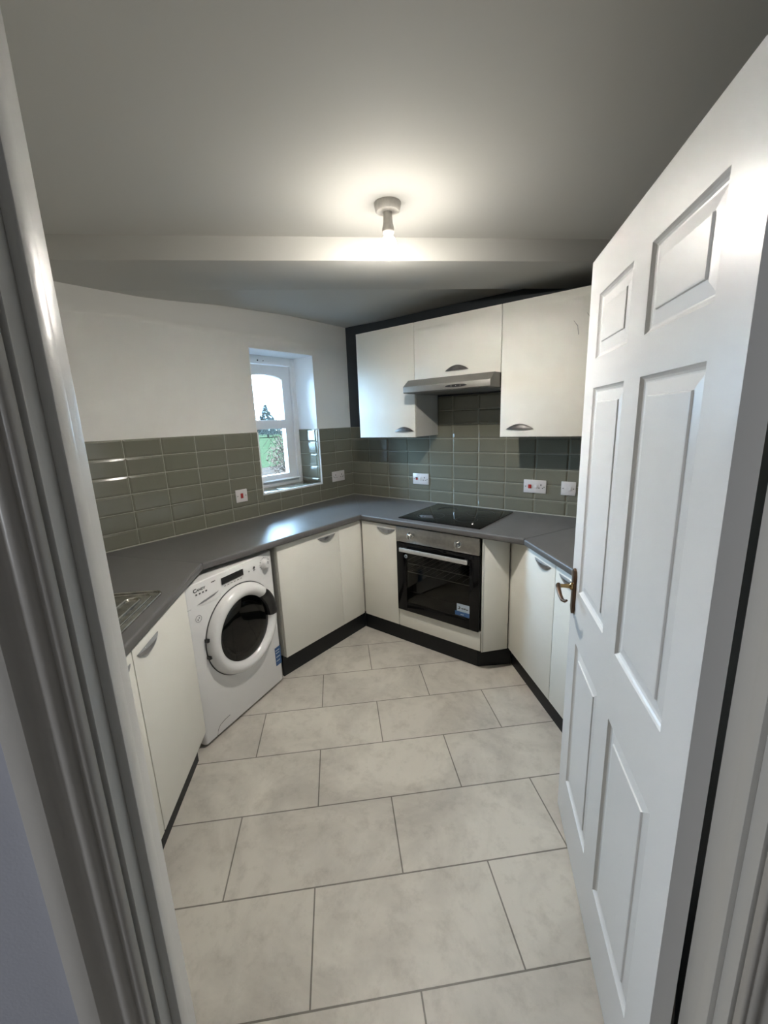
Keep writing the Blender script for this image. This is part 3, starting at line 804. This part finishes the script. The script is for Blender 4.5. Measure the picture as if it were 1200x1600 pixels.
# control panel items
MB().box(.218, .366, -.0040, -.0015, .777, .812).build('display', 'black', wm, bevel=.001)
mb = MB(); mb.lathe([(0, 0), (.030, 0), (.030, .004), (.0255, .006), (.0235, .022), (.019, .026), (0, .027)], (.530, -.002, .783), 'y', n=40)
kn = mb.build('programme_dial', 'appliance', wm, smooth=True)
MB().box(.5285, .5315, -.0298, -.0285, .786, .804).build('pointer', 'ink', kn)
mb = MB()
for i in range(13):
    a = math.radians(-35+i*250/12); r_ = .037
    cx, cz = .530+r_*math.cos(a), .783+r_*math.sin(a)
    if i in (3, 6, 9, 11): mb.box(cx-.0028, cx+.0028, -.0026, -.0018, cz-.0018, cz+.0018)
    else: mb.box(cx-.0014, cx+.0014, -.0026, -.0018, cz-.0014, cz+.0014)
for i in range(4): mb.box(.062+i*.019, .071+i*.019, -.0026, -.0018, .783, .790)
for i in range(6): mb.box(.232+i*.022, .243+i*.022, -.0026, -.0018, .764, .7665)
mb.box(.405, .411, -.0026, -.0018, .778, .783); mb.cyl((.447, -.0018, .789), (.447, -.0026, .789), .007, n=18); mb.box(.440, .455, -.0026, -.0018, .774, .777)
mb.build('printed_icons', 'ink', wm)
text('logo', 'C', .025, 'ink', wm, FRONT(.052, -.0008, .799, 1.1)); text('logo', 'ANDY', .0165, 'ink', wm, FRONT(.0715, -.0008, .7995, 1.08))
text('model_print', 'smart', .011, 'ink', wm, FRONT(.158, -.0008, .812))
MB().extr([(.060, .734), (.10, .741), (.15, .747), (.198, .758), (.208, .730), (.203, .724), (.150, .718), (.095, .722)], 'y', -.0016, -.0003).build('detergent_drawer', 'appliance', wm, bevel=.0006)
M['greyplastic'] = mat('grey_plastic', (.26, .26, .27), .4, vary=(9, (.24, .24, .25)))
mb = MB(); mb.extr([(.062, .736), (.10, .744), (.15, .751), (.196, .757), (.165, .744), (.12, .737), (.085, .734)], 'y', -.0024, -.0014)
MB().box(.0, .030, -.0004, .0, .7285, .7300).build('panel_seam', 'greyplastic', wm)
mb.build('drawer_grip', 'greyplastic', wm)
mb = MB(); mb.lathe([(.0155, .0001), (.0155, .001), (.0175, .001), (.0175, .0001)], (.062, 0, .668), 'y', n=32, closed=True)
mb.box(.055, .061, -.001, -.0001, .660, .668); mb.box(.064, .069, -.001, -.0001, .668, .675); mb.build('round_mark', 'greyplastic', wm)
st = MB().box(.541, .590, -.0011, -.0003, .128, .245).build('sticker', 'blue', wm)
mb = MB()
for z_ in (.222, .205, .180, .155): mb.box(.547, .547+.03+random.random()*.007, -.0016, -.0010, z_, z_+.006)
mb.build('sticker_print', 'palesticker', st)
mb = MB(); c_ = [(.074, .016), (.082, .045), (.098, .062), (.130, .070), (.165, .072)]
mb.tube([(a, 0, b) for a, b in c_], .0013, n=6); mb.build('filter_flap_seam', 'ink', wm)
# dark strip added as the shade in the gap above the machine
o = MB().box(.30, .52, -1.86, -1.345, .852, .866).build('gap_shade_strip', 'void'); tag(o, 'dark strip standing in for the shade under the worktop above the washing machine', 'shade strip')

# ------------------------------------------------------------------ sockets and switches
def plate(name, label, cat, loc, rot, w_, items, group=None):
    t = thing(name, label, cat, loc, rot, group)
    h = .086
    MB().box(-w_/2, w_/2, -.008, 0, -h/2, h/2).build('face_plate', 'plastic', t, bevel=.0025)
    for it in items:
        k, x_ = it[0], it[1]
        if k == 'red': MB().box(x_-.0105, x_+.0105, -.0115, -.008, -.013, .013).build('red_switch', 'red', t, bevel=.001)
        elif k == 'darkred':
            MB().box(x_-.009, x_+.009, -.0110, -.008, -.009, .010).build('red_switch', 'red', t, bevel=.001)
            MB().box(x_-.009, x_+.009, -.0125, -.0110, .004, .012).build('switch_cap', 'black', t)
        elif k == 'cooker':
            MB().box(x_-.0095, x_+.0095, -.0125, -.008, -.017, .017).build('red_switch', 'red', t, bevel=.002)
        elif k == 'switch': MB().box(x_-.009, x_+.009, -.0115, -.008, -.013, .013).build('rocker_switch', 'plastic', t, bevel=.001)
        elif k == 'pins':
            mb = MB(); mb.box(x_-.0030, x_+.0030, -.0088, -.0081, .007, .018); mb.box(x_-.0150, x_-.0075, -.0088, -.0081, -.011, -.005); mb.box(x_+.0075, x_+.0150, -.0088, -.0081, -.011, -.005)
            mb.build('socket_hole', 'black', t)
    for sx in (-1, 1): MB().cyl((sx*(w_/2-.013), -.0080, 0), (sx*(w_/2-.013), -.0092, 0), .0032, n=12).build('screw', 'ink', t)
    return t
yb = -.0106
plate('wall_socket', 'white socket with dark red switch on back wall tiles, left of the hob', 'socket', (.737, yb, 1.0845), 0, .147, [('darkred', -.036), ('switch', -.004), ('pins', .036)])
plate('cooker_switch', 'wide white plate with bright red switch on back wall tiles, right of the hob', 'socket', (1.629, yb, 1.0855), 0, .147, [('red', -.032), ('switch', .008), ('pins', .040)])
plate('wall_switch', 'single white switch plate on back wall tiles, right next to the open door edge', 'switch', (1.838, yb, 1.0865), 0, .088, [('switch', .010)])
plate('isolator_switch', 'square white switch plate with red rocker on tiles left of the window', 'switch', (-yb, -1.150, 1.078), 90, .088, [('cooker', .0)])
plate('wall_socket', 'white double socket on tiles right of the window, near the room corner', 'socket', (-yb, -.202, 1.093), 90, .147, [('pins', -.036), ('pins', .036), ('switch', -.009), ('switch', .009)])

# ------------------------------------------------------------------ ceiling light
t = thing('ceiling_light', 'bare lit bulb in a white batten lampholder on the ceiling', 'ceiling light', (1.467, -1.315, CEIL), 0)
mb = MB(); mb.lathe([(0, 0), (.050, 0), (.050, -.006), (.046, -.024), (.042, -.028), (.016, -.030), (0, -.030)], (0, 0, 0), 'z', n=48); mb.build('ceiling_rose', 'lampplastic', t, smooth=True)
mb = MB(); mb.lathe([(.0165, -.028), (.0165, -.045), (.018, -.066), (.0225, -.084), (.0235, -.090), (.0225, -.097), (.018, -.103), (.0155, -.106)], (0, 0, 0), 'z', n=36); mb.build('lampholder', 'lampplastic', t, smooth=True)
mb = MB(); mb.lathe([(.013, -.102), (.015, -.108), (.020, -.114), (.027, -.124), (.0315, -.138), (.0325, -.150), (.030, -.164), (.023, -.176), (.012, -.183), (.0002, -.185)], (0, 0, 0), 'z', n=36); mb.build('bulb', 'bulb', t, smooth=True)

# ------------------------------------------------------------------ outside the window
struct('ground_terrace', MB().prism([(-.35, 3.), (-.35, -6), (-9.6, -6), (-12.5, 10.5), (-6, 10.5)], -.3, -.2), 'paving', 'pale paved terrace outside')
struct('ground_lawn', MB().prism([(-9.6, -20), (-12.6, 10.6), (-6, 10.6), (-6, 80), (-90, 80), (-90, -20)], -.35, -.21), 'grass', 'green lawn beyond the terrace')
def clump(mb, c, r, n_, size, sq=1.):
    for _ in range(n_):
        while True:
            p = Vector((random.uniform(-1, 1), random.uniform(-1, 1), random.uniform(-1, 1)))
            if .35 < p.length < 1: break
        p = Vector((c[0]+p.x*r[0], c[1]+p.y*r[1], c[2]+p.z*r[2]))
        a = Vector((random.gauss(0, 1), random.gauss(0, 1), random.gauss(0, 1))).normalized(); b = a.orthogonal().normalized()
        s_ = size*random.uniform(.5, 1.2)
        mb.add([p-a*s_, p+b*s_*.5, p+a*s_, p-b*s_*.5], [(0, 1, 2, 3)])
b = thing('bush', 'pale twiggy bush standing at the edge of the lawn, seen through the window', 'bush', (-7.0, 5.12, -.2), 0)
b.scale = (.72, .72, .9)
mb = MB()
for i in range(90):
    a = random.uniform(0, 2*PI); l = random.uniform(.6, 1.25); h = random.uniform(.5, 1.75)
    dx, dy = math.cos(a)*l, math.sin(a)*l
    mb.tube([(dx*.05, dy*.05, 0), (dx*.35, dy*.35, h*.6), (dx*.75, dy*.75, h), (dx, dy, h*random.uniform(.7, 1.02))], [.022, .015, .009, .004], n=5)
mb.build('twigs', 'twig', b)
mb = MB(); clump(mb, (0, 0, .85), (1.1, 1.1, .85), 2600, .045); mb.build('foliage', 'leaf', b)
tr = thing('fir_tree', 'dark conical fir tree on the skyline beyond the lawn', 'tree', (-45.2, 32.3, -.2), 0)
MB().cyl((0, 0, 0), (0, 0, 1.6), .14, .05, n=10).build('trunk', 'twig', tr)
mb = MB()
for i in range(5200):
    q = random.random()**.6; h = .4+4.0*(1-q); rr = (.12+2.0*q)*math.sqrt(random.uniform(.2, 1)); a = random.uniform(0, 2*PI)
    p = Vector((rr*math.cos(a), rr*math.sin(a), h)); d_ = Vector((math.cos(a), math.sin(a), -.3)); s_ = .16
    b_ = Vector((-math.sin(a), math.cos(a), .2))
    mb.add([p-d_*s_, p+b_*s_*.5, p+d_*s_, p-b_*s_*.5], [(0, 1, 2, 3)])
mb.build('foliage', 'fir', tr)
mb = MB()
for i in range(70):
    f_ = i/69; cx = -66+f_*34; cy = 22+f_*46; hh = 1.0+.6*math.sin(i*1.7)+.5*random.random()
    clump(mb, (cx, cy, hh*.8), (1.2, 1.2, hh), 70, .30)
hg = mb.build('hedge_foliage', 'hedge'); tag(hg, 'distant hedge line along the far edge of the lawn', 'hedge', kind='stuff')

# ------------------------------------------------------------------ lights and view
w = bpy.data.worlds.new('world'); sc.world = w; w.use_nodes = True
nt = w.node_tree; bg = nt.nodes['Background']
bg.inputs[0].default_value = (.47, .71, 1.0, 1); bg.inputs[1].default_value = 40.0
def area(name, loc, rot, sx, sy, power, col, portal=False):
    l = bpy.data.lights.new(name, 'AREA'); l.shape = 'RECTANGLE'; l.size = sx; l.size_y = sy; l.energy = power; l.color = col
    o = bpy.data.objects.new(name, l); C.objects.link(o); o.location = loc; o.rotation_euler = rot
    if portal: l.cycles.is_portal = True
    return o
area('window_daylight_portal', (-.31, (WY0+WY1)/2, (WZ0+WZ1)/2), (0, -PI/2, 0), 1.0, .58, 1, (1, 1, 1), portal=True)
l = bpy.data.lights.new('led_board', 'AREA'); l.shape = 'DISK'; l.size = .05; l.energy = LEDW; l.color = (1., .945, .86)
o = bpy.data.objects.new('led_board', l); C.objects.link(o); o.location = (1.467, -1.315, CEIL-.188)
# added lamp lighting the hall from its closed left end; no window built
lx, ly = -2.22, -T-.75
area('hall_fill_light', (Pd[0]+R2*lx-R2*ly, Pd[1]+R2*lx+R2*ly, 1.5), (PI/2, 0, math.radians(45-90)), .7, 1.0, HALL, (.90, .94, 1.0))

vs_ = sc.view_settings
sc.view_settings.view_transform = 'Standard'; vs_.look = 'None'; vs_.gamma = 1; vs_.use_curve_mapping = False
vs_.exposure = 0.70
sc.cycles.max_bounces = 10; sc.cycles.diffuse_bounces = 9; sc.cycles.glossy_bounces = 5; sc.cycles.transparent_max_bounces = 12
sc.cycles.sample_clamp_indirect = 6
sc.cycles.use_denoising = True
